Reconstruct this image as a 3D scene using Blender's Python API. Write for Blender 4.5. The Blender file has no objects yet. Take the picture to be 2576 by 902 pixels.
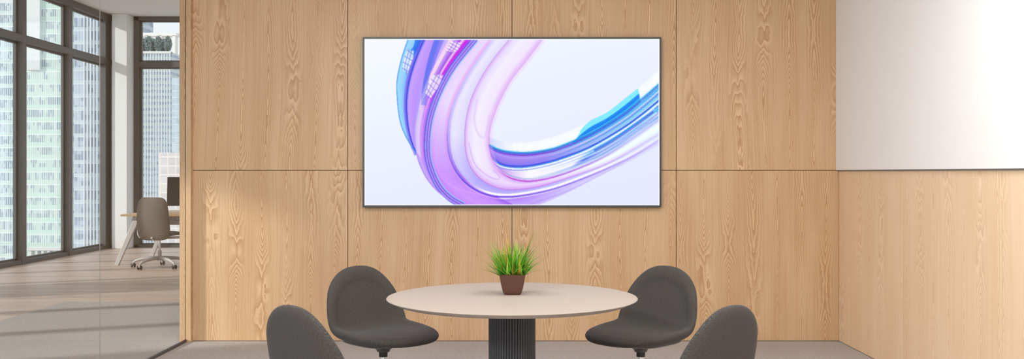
import bpy, bmesh, math, random
import numpy as np
from mathutils import Vector, Matrix
PI = math.pi
sc = bpy.context.scene
C = sc.collection
random.seed(7)
F = 2440.0            # focal length in pixels of the 2576 px wide frame
EYE = 1.32            # camera height
D = 7.632             # distance of the panelled wall
# ------------------------------------------------------------------ helpers
def lin(r, g=None, b=None):
    if g is None: g = b = r
    f = lambda v: (v/255/12.92 if v/255 <= 0.04045 else ((v/255+0.055)/1.055)**2.4)
    return (f(r), f(g), f(b), 1.0)

class MB:
    def __init__(s): s.v = []; s.f = []; s.sm = []
    def add(s, vs, fs, smooth=False):
        o = len(s.v); s.v += [tuple(p) for p in vs]
        for f in fs: s.f.append([i+o for i in f]); s.sm.append(smooth)
    def box(s, x0, x1, y0, y1, z0, z1, M=None):
        vs = [Vector((x, y, z)) for z in (z0, z1) for y in (y0, y1) for x in (x0, x1)]
        if M is not None: vs = [M @ p for p in vs]
        s.add(vs, [(0,2,3,1),(4,5,7,6),(0,1,5,4),(2,6,7,3),(0,4,6,2),(1,3,7,5)])
        return s
    def beam(s, p, q, w, h, w2=None, h2=None, up=(0,0,1)):
        p = Vector(p); q = Vector(q); d = (q-p).normalized(); up = Vector(up)
        if abs(d.dot(up)) > .98: up = Vector((0,1,0))
        a = d.cross(up).normalized(); b = a.cross(d)
        w2 = w2 or w; h2 = h2 or h; vs = []
        for c, ww, hh in ((p, w, h), (q, w2, h2)):
            for i, j in ((-1,-1),(1,-1),(1,1),(-1,1)): vs.append(c + a*i*ww/2 + b*j*hh/2)
        s.add(vs, [(3,2,1,0),(4,5,6,7),(0,1,5,4),(1,2,6,5),(2,3,7,6),(3,0,4,7)])
        return s
    def tube(s, pts, r, n=16, cap=True, smooth=True):
        pts = [Vector(p) for p in pts]; vs = []; fs = []
        rs = r if isinstance(r, (list, tuple)) else [r]*len(pts)
        ref = None
        for i, p in enumerate(pts):
            d = (pts[min(i+1, len(pts)-1)] - pts[max(i-1, 0)]).normalized()
            if ref is None: ref = Vector((0,0,1)) if abs(d.z) < .9 else Vector((1,0,0))
            a = d.cross(ref).normalized(); b = a.cross(d).normalized(); ref = b
            for k in range(n):
                t = 2*PI*k/n; vs.append(p + (a*math.cos(t) + b*math.sin(t))*rs[i])
        for i in range(len(pts)-1):
            for k in range(n):
                k2 = (k+1) % n
                fs.append((i*n+k, (i+1)*n+k, (i+1)*n+k2, i*n+k2))
        s.add(vs, fs, smooth)
        if cap:
            m = len(pts)-1
            s.add(vs[:n], [list(range(n))]); s.add(vs[m*n:], [list(range(n))[::-1]])
        return s
    def lathe(s, prof, n=64, cx=0, cy=0, smooth=True, rf=None):
        vs = []; fs = []
        for r, z in prof:
            for k in range(n):
                t = 2*PI*k/n; rr = r*(rf(t) if rf else 1)
                vs.append((cx+rr*math.cos(t), cy+rr*math.sin(t), z))
        for i in range(len(prof)-1):
            for k in range(n):
                k2 = (k+1) % n; fs.append((i*n+k, i*n+k2, (i+1)*n+k2, (i+1)*n+k))
        s.add(vs, fs, smooth)
        m = len(prof)-1
        if prof[0][0] > 1e-6: s.add(vs[:n], [list(range(n))[::-1]])
        if prof[-1][0] > 1e-6: s.add(vs[m*n:], [list(range(n))])
        return s
    def build(s, name, m, parent=None, bevel=0, seg=2, sub=0, off=None):
        me = bpy.data.meshes.new(name)
        me.from_pydata(s.v, [], s.f); me.update()
        me.polygons.foreach_set('use_smooth', s.sm)
        bm = bmesh.new(); bm.from_mesh(me)
        bmesh.ops.remove_doubles(bm, verts=bm.verts, dist=1e-5)
        bmesh.ops.recalc_face_normals(bm, faces=bm.faces)
        bm.to_mesh(me); bm.free()
        if any(s.sm): me.set_sharp_from_angle(angle=math.radians(28))
        o = bpy.data.objects.new(name, me); C.objects.link(o)
        if m: me.materials.append(m)
        if parent: o.parent = parent
        if off is not None: o.location = off
        if sub:
            mod = o.modifiers.new('sub', 'SUBSURF'); mod.levels = sub; mod.render_levels = sub
        if bevel:
            mod = o.modifiers.new('bev', 'BEVEL'); mod.width = bevel; mod.segments = seg; mod.limit_method = 'ANGLE'
            mod.angle_limit = math.radians(40)
        return o

def empty(name, loc=(0,0,0), rz=0):
    o = bpy.data.objects.new(name, None); C.objects.link(o)
    o.location = loc; o.rotation_euler = (0, 0, rz); o.empty_display_size = .1
    return o
def tag(o, label, cat, group=None, kind=None):
    o['label'] = label; o['category'] = cat
    if group: o['group'] = group
    if kind: o['kind'] = kind
    return o
def struct(o): o['kind'] = 'structure'; return o
def copy_tree(o, parent=None):
    c = o.copy(); C.objects.link(c)
    if parent: c.parent = parent
    for ch in list(o.children): copy_tree(ch, c)
    return c

# ------------------------------------------------------------------ node maths
class S:
    def __init__(s, nt, k): s.nt = nt; s.k = k
    def _m(s, op, *a):
        n = s.nt.nodes.new('ShaderNodeMath'); n.operation = op
        for i, v in enumerate((s,)+a):
            if isinstance(v, S): s.nt.links.new(v.k, n.inputs[i])
            else: n.inputs[i].default_value = v
        return S(s.nt, n.outputs[0])
    def __add__(s, o): return s._m('ADD', o)
    def __sub__(s, o): return s._m('SUBTRACT', o)
    def __mul__(s, o): return s._m('MULTIPLY', o)
    def __truediv__(s, o): return s._m('DIVIDE', o)
    __radd__ = __add__; __rmul__ = __mul__
    def rsub(s, c): return (s*-1.0)+c
    def floor(s): return s._m('FLOOR')
    def fract(s): return s._m('FRACT')
    def abs(s): return s._m('ABSOLUTE')
    def sin(s): return s._m('SINE')
    def sqrt(s): return s._m('SQRT')
    def exp(s): return s._m('EXPONENT')
    def lt(s, v): return s._m('LESS_THAN', v)
    def gt(s, v): return s._m('GREATER_THAN', v)
    def mx(s, v): return s._m('MAXIMUM', v)
    def mn(s, v): return s._m('MINIMUM', v)
    def sstep(s, a, b):
        n = s.nt.nodes.new('ShaderNodeMapRange'); n.interpolation_type = 'SMOOTHSTEP'
        s.nt.links.new(s.k, n.inputs[0]); n.inputs[1].default_value = a; n.inputs[2].default_value = b
        return S(s.nt, n.outputs[0])
class Mat:
    def __init__(s, name):
        s.m = bpy.data.materials.new(name); s.m.use_nodes = True
        s.nt = s.m.node_tree; s.nt.nodes.clear()
        s.out = s.nt.nodes.new('ShaderNodeOutputMaterial')
        s.b = s.nt.nodes.new('ShaderNodeBsdfPrincipled')
        s.nt.links.new(s.b.outputs[0], s.out.inputs[0])
    def new(s, t): return s.nt.nodes.new(t)
    def link(s, a, b): s.nt.links.new(a.k if isinstance(a, S) else a, b)
    def coords(s, kind='Object'):
        t = s.new('ShaderNodeTexCoord'); x = s.new('ShaderNodeSeparateXYZ')
        s.nt.links.new(t.outputs[kind], x.inputs[0])
        return [S(s.nt, x.outputs[i]) for i in range(3)]
    def rand(s): return S(s.nt, s.new('ShaderNodeObjectInfo').outputs['Random'])
    def vec(s, *a):
        n = s.new('ShaderNodeCombineXYZ')
        for i, v in enumerate(a):
            if isinstance(v, S): s.nt.links.new(v.k, n.inputs[i])
            else: n.inputs[i].default_value = v
        return n.outputs[0]
    def noise(s, v, scale=1, detail=2, rough=.5, dist=0):
        n = s.new('ShaderNodeTexNoise'); n.inputs['Scale'].default_value = scale
        n.inputs['Detail'].default_value = detail; n.inputs['Roughness'].default_value = rough
        n.inputs['Distortion'].default_value = dist
        s.nt.links.new(v, n.inputs['Vector']); return S(s.nt, n.outputs[0])
    def white(s, v):
        n = s.new('ShaderNodeTexWhiteNoise'); s.nt.links.new(v, n.inputs['Vector']); return S(s.nt, n.outputs[0])
    def ramp(s, f, stops, interp='LINEAR'):
        n = s.new('ShaderNodeValToRGB'); n.color_ramp.interpolation = interp
        e = n.color_ramp.elements
        while len(e) < len(stops): e.new(.5)
        for i, (p, c) in enumerate(stops): e[i].position = p; e[i].color = c
        s.link(f, n.inputs[0]); return n.outputs[0]
    def mix(s, f, a, b, mode='MIX'):
        n = s.new('ShaderNodeMix'); n.data_type = 'RGBA'; n.blend_type = mode; n.clamp_factor = True
        for v, i in ((f, 0), (a, 6), (b, 7)):
            if isinstance(v, S): s.nt.links.new(v.k, n.inputs[i])
            elif hasattr(v, 'links'): s.nt.links.new(v, n.inputs[i])
            else: n.inputs[i].default_value = v
        return n.outputs[2]
    def set(s, **k):
        names = {'base':'Base Color','rough':'Roughness','metal':'Metallic','spec':'Specular IOR Level','sheen':'Sheen Weight','coat':'Coat Weight'}
        for a, v in k.items():
            i = s.b.inputs[names[a]]
            if isinstance(v, S): s.link(v, i)
            elif hasattr(v, 'links'): s.nt.links.new(v, i)
            else: i.default_value = v
        return s
    def bump(s, h, strength=.3, dist=.002):
        n = s.new('ShaderNodeBump'); n.inputs['Strength'].default_value = strength
        n.inputs['Distance'].default_value = dist
        s.link(h, n.inputs['Height']); s.nt.links.new(n.outputs[0], s.b.inputs['Normal'])

def plain(name, col, rough=.5, metal=0, spec=.5, var=.04, scale=8):
    m = Mat(name); x, y, z = m.coords()
    n = m.noise(m.vec(x, y, z), scale, 3)
    d = tuple(c*(1-var*2) for c in col[:3])+(1,)
    m.set(base=m.mix(n, d, tuple(min(1, c*(1+var)) for c in col[:3])+(1,)), rough=rough, metal=metal, spec=spec)
    return m.m

def wood(name, base, light, dark, across=0, cell=.19, contrast=.86, zs=1.0, rough=.42):
    """flat-sawn ash veneer: columns of cathedrals with straight grain between"""
    m = Mat(name); co = m.coords(); u = co[across]; z = co[2]*zs
    rnd = m.rand()
    u = u + m.noise(m.vec(u*.8, z*.55, rnd*31.0), 1, 1)*.12 + rnd*3.7
    c = (u*(1/cell)).floor(); xl = (u*(1/cell)).fract() - .5
    wid = m.white(m.vec(c, rnd*9.0, 1.0))*.5 + .75            # width of each figure
    xl = xl + (m.noise(m.vec(z*1.6, c*7.31, rnd*17.0), 1, 2) - .5)*.16
    ax = (xl*xl + .0009).sqrt()
    dz = m.noise(m.vec(z*1.15, c*5.17, rnd*23.0), 1, 1.3, .4) - .5
    env = ((xl*xl)*-12.0).exp()
    warp = m.noise(m.vec(u*24, z*15, rnd*5.0), 1, 3, .55)
    ring = ax*13.0 + dz*env*34.0*wid + warp*1.15 + m.noise(m.vec(u*5, z*.9, rnd*3.0), 1, 2)*3.0
    saw = ring.fract()
    line = m.ramp(saw, [(0, (1,1,1,1)), (.10, (.8,.8,.8,1)), (.34, (.35,.35,.35,1)), (.80, (.05,.05,.05,1)), (.93, (0,0,0,1)), (1, (1,1,1,1))])
    # slow colour change, plain stretches, pores
    slow = m.noise(m.vec(u*4.5, z*.7, rnd*11.0), 1, 3, .55)
    plainz = m.noise(m.vec(u*5, z*.9, rnd*13.0 + 4.0), 1, 2).sstep(.34, .52)
    pores = m.noise(m.vec(u*420, z*9, rnd*2.0), 1, 2, .6)
    strk = m.noise(m.vec(u*75, z*.9, rnd*7.0), 1, 2, .5)
    b0 = m.mix(slow.sstep(.3, .7), base, light)
    b1 = m.mix(strk.sstep(.42, .72)*.35*contrast, b0, dark)
    ln = S(m.nt, m.new('ShaderNodeRGBToBW').outputs[0]); m.nt.links.new(line, ln.k.node.inputs[0])
    amt = ln*((env*.74 + .20)*(plainz*.65 + .35))*contrast
    b2 = m.mix(amt, b1, dark)
    lightband = saw.sstep(.40, .9)*env*(plainz*.7 + .3)*.75*contrast*saw.lt(.95)
    b3 = m.mix(lightband, b2, tuple(min(1, v*1.13) for v in light[:3])+(1,))
    b4 = m.mix(pores.sstep(.50, .75)*.22*contrast, b3, dark)
    m.set(base=b4, rough=rough, spec=.35)
    m.bump(ln*.5 + pores, .08, .0006)
    return m.m

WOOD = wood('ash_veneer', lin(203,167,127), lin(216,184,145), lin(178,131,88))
WOODR = wood('ash_veneer_side_lit', lin(238,208,170), lin(244,218,184), lin(216,177,135), across=1, cell=.2, contrast=.7)  # same ash veneer, lightened; the right wall's brighter light is in the colour
WOODP = wood('ash_solid', lin(200,164,126), lin(212,180,143), lin(178,136,98), cell=.12)
PLASTER = plain('white_plaster', lin(245,245,244), .8, spec=.2, var=.01)
CEIL = plain('ceiling_paint', lin(232,229,225), .85, spec=.2, var=.01)
FRAME = plain('grey_aluminium', lin(94,94,94), .5, .1, var=.03)
GAPM = plain('dark_gap', lin(84,60,42), .8, var=.05)
BEIGE = plain('beige_lacquer', lin(170,157,146), .62, spec=.22, var=.012, scale=3)
BEIGES = plain('beige_lacquer_edge', lin(168,150,138), .5, spec=.3, var=.02)
DARKM = plain('anthracite_lacquer', lin(62,62,64), .45, spec=.45, var=.03)
PLATE = plain('graphite_plastic', lin(72,72,73), .42, var=.03)
BLACK = plain('black_plastic', lin(26,25,25), .35, var=.04)
CHROME = plain('chrome', (.82,.82,.83,1), .12, 1, var=.02)
WHITEM = plain('white_metal', lin(205,200,196), .4, var=.02)
WHITEP = plain('white_plastic', lin(190,184,180), .45, var=.02)
TVFR = plain('tv_bezel', lin(70,71,72), .4, .2, var=.02)
POT = plain('brown_pot_glaze', lin(90,58,47), .6, spec=.3, var=.03)
SOIL = plain('soil', lin(52,38,26), .95, var=.3, scale=90)
GREYL = plain('lamp_housing', lin(176,170,164), .5, var=.02)

def carpet_mat():
    m = Mat('loop_carpet'); x, y, z = m.coords()
    a = m.noise(m.vec(x*55, y*150, 0), 1, 3, .65)
    b = m.noise(m.vec(x*260, y*330, 0), 1, 2, .6)
    c = m.noise(m.vec(x*2.2, y*2.2, 0), 1, 2)
    f = a*.55 + b*.45
    col = m.ramp(f, [(.30, lin(138,132,129)), (.44, lin(174,168,165)), (.56, lin(196,191,188)), (.70, lin(219,215,212))])
    col = m.mix(c*.18, col, lin(150,142,138))
    m.set(base=col, rough=.95, spec=.1); m.bump(f, .5, .004); return m.m
CARPET = carpet_mat()

def plank_mat():
    m = Mat('oak_plank_floor'); x, y, z = m.coords()
    row = (y*(1/.145)).floor(); fy = (y*(1/.145)).fract()
    xs = x*(1/1.9) + m.white(m.vec(row, 3.0, 0))*5.0
    cx = xs.floor(); fx = xs.fract()
    r = m.white(m.vec(row, cx, 1.0))
    g = m.noise(m.vec(x*1.6, y*34, r*30.0), 1, 4, .6)
    base = m.ramp(r, [(0, lin(192,167,149)), (.35, lin(206,182,164)), (.7, lin(198,173,155)), (1, lin(181,156,139))])
    col = m.mix(g.sstep(.42, .75)*.5, base, lin(154,131,116))
    gap = (fy.lt(.02)).mx(fx.lt(.0022))
    col = m.mix(gap*.7, col, lin(110,84,68))
    m.set(base=col, rough=.42, spec=.4); m.bump(g, .05, .001); return m.m
PLANK = plank_mat()

def fabric(name, c1, c2, k=1.0):
    m = Mat(name)
    t = m.new('ShaderNodeTexCoord'); xs = m.new('ShaderNodeSeparateXYZ'); m.nt.links.new(t.outputs['UV'], xs.inputs[0])
    u = S(m.nt, xs.outputs[0]); v = S(m.nt, xs.outputs[1])
    wu = u + m.noise(m.vec(u*30, v*30, 0), 1, 2)*.0022; wv = v + m.noise(m.vec(u*30, v*30, 5.0), 1, 2)*.0022
    p = 2*PI/(.0046*k)
    weave = ((wu*p).sin()*(wv*p).sin())*.5 + .5
    hs = m.noise(m.vec(u*110, v*760, 0), 1, 3, .6)      # thick and thin yarns
    vs = m.noise(m.vec(u*700, v*110, 9.0), 1, 3, .6)
    fl = m.noise(m.vec(u*700, v*700, 0), 1, 1)
    f = weave*.18 + hs*.48 + vs*.14 + fl*.26
    m.set(base=m.ramp(f, [(.33, c1), (.54, tuple((a+b)/2.1 for a, b in zip(c1, c2))), (.76, c2)]), rough=.92, spec=.12, sheen=.08)
    m.bump(f, .4, .002); return m.m
FAB = fabric('charcoal_wool', lin(19,18,17), lin(100,95,91))
FABO = fabric('taupe_mesh', lin(104,95,87), lin(142,132,123), .8)

def glass_mat(name, tint=(.97,.985,.98,1), refl=.05):
    m = Mat(name); m.nt.nodes.remove(m.b)
    tr = m.new('ShaderNodeBsdfTransparent'); tr.inputs[0].default_value = tint
    gl = m.new('ShaderNodeBsdfGlossy'); gl.inputs['Roughness'].default_value = 0.0; gl.inputs[0].default_value = (1,1,1,1)
    fr = m.new('ShaderNodeFresnel'); fr.inputs[0].default_value = 1.45
    f = S(m.nt, fr.outputs[0])*refl
    mx = m.new('ShaderNodeMixShader'); m.link(f, mx.inputs[0])
    m.nt.links.new(tr.outputs[0], mx.inputs[1]); m.nt.links.new(gl.outputs[0], mx.inputs[2])
    m.nt.links.new(mx.outputs[0], m.out.inputs[0]); return m.m
GLASS = glass_mat('window_glass', refl=.10)
GLASSP = glass_mat('partition_glass', (.985,.99,.985,1), .07)

def facade(name, px, pz, glass, glass2, line, band=None, wl=.16, wh=.10, bandh=.3, patch=.5, dark=lin(126,142,160)):
    m = Mat(name); x, y, z = m.coords()
    u = (x + y)*(1/px); v = z*(1/pz)
    uf = u.floor(); vf = v.floor(); fv = v.fract()
    r = m.white(m.vec(uf, vf, 2.0))
    big = m.noise(m.vec(x*.06, z*.05, 1.0), 1, 2)
    clus = m.noise(m.vec(uf*.31, vf*2.7, 4.0), 1, 2, .6)
    sub = m.white(m.vec(uf, (v*3.0).floor(), 9.0))
    col = m.mix(r*.5 + big*.5, glass, glass2)
    col = m.mix((clus + sub*.22).sstep(.56, .68)*patch, col, dark)
    if band: col = m.mix(fv.lt(bandh), col, m.mix(big, band, glass2))
    ln = ((u.fract().lt(wl))*.8).mx(fv.gt(1-wh))
    col = m.mix(ln, col, line)
    m.set(base=col, rough=.5, spec=.15); return m.m
# ------------------------------------------------------------------ ROOM SHELL
LX = -2.512      # left end of the panelled wall
RX = 2.571       # plane of the right wainscot
RXW = 2.549      # plane of the right white wall
RAIL = 1.342     # seam height
WX = -7.14       # office window wall
FY = 17.27       # office far wall
CZ = 4.10        # office ceiling
MZ = 3.05        # meeting room ceiling
GX = -2.552      # glass partition plane

fl = struct(empty('floor'))
MB().box(WX-.1, 4.5, 3.0, FY+.1, -.12, -.006).build('wood_planks', PLANK, fl)
MB().box(-4.58, RX+.2, -1.5, 9.95, -.006, 0).build('carpet', CARPET, fl)
# wood floor beside the carpet, flush with it
MB().box(WX-.1, -4.58, -1.5, 9.95, -.006, 0).build('wood_planks', PLANK, fl)
MB().box(WX-.1, 4.5, 9.95, FY+.1, -.006, 0).build('wood_planks', PLANK, fl)
MB().box(WX-.1, RX+.2, -5.0, 3.0, -.12, -.006).build('subfloor', PLASTER, fl)

# panelled back wall
wb = struct(empty('wall_back', (0, D, 0)))
MB().box(LX, RX+.1, .018, .14, 0, 4.1).build('wall_core', GAPM, wb)
xs = [LX, -1.293, 0.0, 1.293, RX]
for zi, (z0, z1) in enumerate(((.0, RAIL), (RAIL, MZ+.02))):
    for i in range(4):
        a, b = xs[i]+(.0022 if i else 0), xs[i+1]-(.0022 if i < 3 else 0)
        pn = MB().box(a, b, 0, .017, z0+(.002 if zi else .004), z1-.002).build('wood_panel', WOOD, wb, bevel=.0012, seg=1)
# post at the end of the wall, grooved for the glass
po = struct(empty('trim_1', (0, D, 0)))
MB().box(-2.603, -2.560, -.038, .12, 0, MZ+1.05).build('post_board', WOODP, po, bevel=.0015)
MB().box(-2.553, -2.512, -.045, .12, 0, MZ+1.05).build('post_board', WOODP, po, bevel=.0015)
MB().box(-2.560, -2.553, -.030, .1, 0, MZ+1.05).build('groove_strip', GAPM, po)
# office side of that wall
struct(MB().box(LX, 4.5, D+.14, D+.2, 0, CZ).build('wall_office_side', PLASTER))

# right wall: wainscot below, white plaster above
wr = struct(empty('wall_right', (RX, 0, 0)))
MB().box(.018, .2, -1.5, D+.1, 0, MZ).build('wall_core', GAPM, wr)
ys = [-1.35, -.06, 1.23, 2.52, 3.81, 5.10, 6.39, D]
for i in range(7):
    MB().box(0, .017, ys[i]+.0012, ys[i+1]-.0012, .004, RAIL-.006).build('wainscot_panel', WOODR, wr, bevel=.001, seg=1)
MB().box(RXW-RX, .02, -1.5, D-.0005, RAIL+.002, MZ+.02).build('plaster_face', PLASTER, wr)
MB().box(-.010, .012, -1.5, D-.0005, RAIL-.006, RAIL+.002).build('shadow_trim', plain('grey_trim', lin(132,130,134), .5), wr)

# ceilings
struct(MB().box(GX-.04, RX+.2, -1.5, D+.14, MZ, MZ+.15).build('ceiling', CEIL))
struct(MB().box(WX-.2, 4.6, -5.0, FY+.2, CZ, CZ+.2).build('ceiling', CEIL))
struct(MB().box(GX-.04, GX+.04, -1.5, D, MZ+.15, CZ).build('wall_bulkhead', PLASTER))

# glass partition
gp = struct(empty('wall_left', (GX, 0, 0)))
seam = 6.02
MB().box(-.006, .006, seam+.004, D-.02, .02, MZ-.01).build('glass_pane', GLASSP, gp)
MB().box(-.006, .006, 2.6, seam-.004, .02, MZ-.01).build('glass_pane', GLASSP, gp)
MB().box(-.006, .006, -.9, 2.588, .02, MZ-.01).build('glass_pane', GLASSP, gp)
JOINT = plain('silicone_joint', lin(170,167,164), .3, var=.1)
MB().box(-.0064, -.0050, seam-.0032, seam+.0032, .02, MZ-.01).build('joint_seal', JOINT, gp)
MB().box(-.005, .005, 2.588, 2.6, .02, MZ-.01).build('joint_seal', JOINT, gp)
MB().box(-.008, .008, -.9, D-.03, .0, .020).build('floor_track', plain('track_metal', lin(96,92,90), .4, .5), gp)
MB().box(-.015, .015, -.9, D-.03, MZ-.02, MZ).build('head_track', FRAME, gp)

# ------------------------------------------------------------------ OFFICE WINDOWS
TR = (3.215, 3.315)      # transom
w1 = struct(empty('window_1', (WX, 0, 0)))
posts = [17.0, 15.55, 14.07, 12.59, 11.11, 9.63, 8.15, 6.67, 5.19]
y0 = posts[-1]
MB().box(-.06, .06, y0, FY, 0, .062).build('sill_frame', FRAME, w1, bevel=.003)
MB().box(-.06, .075, y0, FY, CZ-.11, CZ).build('head_frame', FRAME, w1, bevel=.003)
MB().box(-.05, .075, y0, FY, TR[0], TR[1]).build('transom', FRAME, w1, bevel=.003)
for y in posts:
    MB().box(-.02, .07, y-(.06 if y < 16.5 else .12), y+(.06 if y < 16.5 else .10), .0, CZ).build('mullion', FRAME, w1, bevel=.003)
for a, b in zip(posts[1:], posts[:-1]):
    for z0, z1 in ((.062, TR[0]), (TR[1], CZ-.11)):
        f = MB()
        f.box(-.045, -.005, a+.06, a+.105, z0, z1); f.box(-.045, -.005, b-.105, b-.06, z0, z1)
        f.box(-.045, -.005, a+.06, b-.06, z0, z0+.03); f.box(-.045, -.005, a+.06, b-.06, z1-.03, z1)
        fo = f.build('sash', FRAME, w1)
        MB().box(-.030, -.022, a+.1, b-.1, z0+.025, z1-.025).build('pane', GLASS, fo)
struct(MB().box(WX-.06, WX+.06, 17.10, FY, 0, CZ).build('wall_return', PLASTER))
struct(MB().box(WX-.01, WX+.05, y0-.05, 6.60, 3.0, CZ).build('sun_baffle', PLASTER))  # unseen panel added to keep the sun off the upper back wall
struct(MB().box(WX-.2, WX, -5.0, y0-.06, 0, CZ).build('wall_office_left', PLASTER))
struct(MB().box(WX-.2, WX-.06, y0-.06, FY, -.3, 0).build('wall_sill', PLASTER))

struct(MB().box(WX+.075, WX+.32, 9.70, 10.95, 0, CZ).build('pillar', PLASTER, bevel=.01))  # unseen; added to cast the broad shadow band across the office floor
# far wall, pillar, far window
wf = struct(empty('wall_far', (0, FY, 0)))
MB().box(WX, -6.72, 0, .25, 0, CZ).build('wall_face', PLASTER, wf)
struct(MB().box(-6.99, -6.72, -.33, 0, 0, CZ).build('pillar', PLASTER, bevel=.01)).location.y = FY
MB().box(2.4, 4.5, 0, .25, 0, CZ).build('wall_face', PLASTER, wf)
w2 = struct(empty('window_2', (0, FY, 0)))
xa, xb = -6.72, 2.4
MB().box(xa, xb, -.04, .08, 0, .05).build('sill_frame', FRAME, w2, bevel=.003)
MB().box(xa, xb, -.04, .08, 4.03, CZ).build('head_frame', FRAME, w2, bevel=.003)
MB().box(xa, xb, -.03, .08, 3.20, 3.30).build('transom', FRAME, w2, bevel=.003)
mx = [xa+.045, -3.7, -.7, 2.3]
for x in mx: MB().box(x-.045, x+.045, -.04, .08, 0, CZ).build('mullion', FRAME, w2, bevel=.003)
for a, b in zip(mx[:-1], mx[1:]):
    for z0, z1 in ((.05, 3.20), (3.30, 4.03)):
        f = MB()
        f.box(a+.045, a+.085, .01, .05, z0, z1); f.box(b-.085, b-.045, .01, .05, z0, z1)
        f.box(a+.045, b-.045, .01, .05, z0, z0+.025); f.box(a+.045, b-.045, .01, .05, z1-.025, z1)
        fo = f.build('sash', FRAME, w2)
        MB().box(a+.08, b-.08, .025, .033, z0+.02, z1-.02).build('pane', GLASS, fo)
struct(MB().box(4.5, 4.6, D+.2, FY+.2, 0, CZ).build('wall_office_right', PLASTER))
struct(MB().box(-7.14, 4.5, FY+.02, FY+.25, -.3, 0).build('wall_sill', PLASTER))

# ------------------------------------------------------------------ SCREEN
def spline(pts, n=1500):
    P = np.array(pts, float); P = np.vstack([2*P[0]-P[1], P, 2*P[-1]-P[-2]])
    seg = len(P)-3; t = np.linspace(0, seg-1e-6, n*2); i = t.astype(int); f = (t-i)[:, None]
    p0, p1, p2, p3 = P[i], P[i+1], P[i+2], P[i+3]
    q = .5*((2*p1) + (-p0+p2)*f + (2*p0-5*p1+4*p2-p3)*f**2 + (-p0+3*p1-3*p2+p3)*f**3)
    d = np.r_[0, np.cumsum(np.hypot(*(q[1:]-q[:-1]).T))]
    s = np.linspace(0, d[-1], n)
    return np.c_[np.interp(s, d, q[:, 0]), np.interp(s, d, q[:, 1])]
SW, SH = 742, 418
yy, xx = np.mgrid[0:SH, 0:SW]
g = np.clip((xx*.25 + yy)/(SW*.25+SH), 0, 1)[..., None]
IMG = np.array([241, 245, 255.])*(1-g) + np.array([226, 230, 255.])*g
rng = np.random.RandomState(5)
def streak(n, w, lo=-1, hi=1):
    a = rng.uniform(lo, hi, n); k = np.ones(w)/w
    return np.convolve(a, k, 'same')
def grad(stops, t):
    p = [s[0] for s in stops]
    return np.stack([np.interp(t, p, [s[1][k] for s in stops]) for k in range(3)], -1)
def paint(A, B, colf, n=1800, m=None):
    """fill the band between curves A and B; colf(t, w) -> rgb, alpha"""
    global IMG
    a = spline(A, n); b = spline(B, n)
    m = m or int(np.hypot(*(b-a).T).max()*2.2)+4
    w = np.linspace(0, 1, m); t = np.linspace(0, 1, n)
    P = a[:, None]*(1-w)[None, :, None] + b[:, None]*w[None, :, None]
    T, W = np.meshgrid(t, w, indexing='ij')
    rgb, al = colf(T, W)
    al = np.broadcast_to(al, T.shape)
    ix = np.round(P[..., 0]).astype(int); iy = np.round(P[..., 1]).astype(int)
    ok = (ix >= 0) & (ix < SW) & (iy >= 0) & (iy < SH)
    idx = (iy*SW+ix)[ok]; cnt = np.bincount(idx, minlength=SW*SH)
    c = np.maximum(cnt, 1)
    A_ = (np.bincount(idx, al[ok], SW*SH)/c*(cnt > 0)).reshape(SH, SW, 1)
    rgb = np.broadcast_to(rgb, T.shape+(3,))
    R = np.stack([np.bincount(idx, rgb[..., k][ok], SW*SH)/c for k in range(3)], -1).reshape(SH, SW, 3)
    IMG = IMG*(1-A_) + R*A_
def flat(stops_w, alpha=1., streaks=0, sn=260, tmod=None, seed=0):
    st = streak(sn, 3)*streaks
    def f(T, W):
        c = grad(stops_w, W)
        c = c + st[np.clip((W*sn).astype(int), 0, sn-1)][..., None]
        if tmod is not None:
            k = np.interp(T, tmod[0], tmod[1])[..., None]; c = c*(1-k) + np.array(tmod[2])*k
        return np.clip(c, 0, 255), alpha
    return f
def line(P, col, wd=1.5, alpha=.9, off=0, fade=None):
    p = spline(P, 1500); d = np.gradient(p, axis=0); nrm = np.c_[-d[:, 1], d[:, 0]]/np.maximum(np.hypot(*d.T), 1e-6)[:, None]
    a = p + nrm*(off-wd/2); b = p + nrm*(off+wd/2)
    def f(T, W):
        al = np.full(T.shape, alpha)
        if fade: al = al*np.interp(T, fade[0], fade[1])
        return np.array(col, float), al
    paint([tuple(v) for v in a[::60]]+[tuple(a[-1])], [tuple(v) for v in b[::60]]+[tuple(b[-1])], f, 1800, max(4, int(wd*2.5)))

E0 = [(110,-3),(93,48),(82,99),(81,135),(88,201),(105,247),(131,290)]
E1 = [(151,-3),(131,43),(113,99),(105,155),(108,211),(118,257),(131,290)]
E0b = [(131,286),(136,308),(156,349),(187,385),(240,421)]
E2 = [(176,-3),(160,50),(150,95),(144,135),(142,165)]
E2b = [(200,-3),(180,48),(166,95),(155,140),(142,168)]
E3 = [(213,-3),(187,43),(151,120),(133,186),(127,237),(133,298),(151,339),(187,385),(240,421)]
E4 = [(275,-3),(218,69),(182,135),(160,201),(153,268),(160,319),(182,370),(212,402),(244,421)]
E5 = [(325,-3),(269,74),(228,150),(211,212),(210,273),(223,319),(253,360),(300,388),(363,397),(465,380),(567,344),(669,298),(745,252)]
E6 = [(366,-3),(310,69),(274,135),(256,196),(252,258),(261,309),(289,349),(335,374),(383,378),(440,370),(516,347),(618,309),(745,236)]
E7 = [(447,-3),(409,48),(370,97),(340,150),(320,201),(312,237),(312,273),(325,314),(350,339),(390,354),(440,353),(516,332),(618,286),(745,200)]
T0 = [(312,245),(330,253),(350,258),(380,261),(414,260),(450,252),(490,240),(567,207),(644,158),(695,118),(745,74)]
T1 = [(312,266),(330,276),(350,282),(383,286),(414,286),(450,281),(490,271),(567,238),(644,192),(695,153),(745,110)]
T2 = [(312,288),(330,305),(350,316),(383,320),(414,318),(450,311),(490,300),(567,270),(644,226),(695,190),(745,150)]
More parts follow.
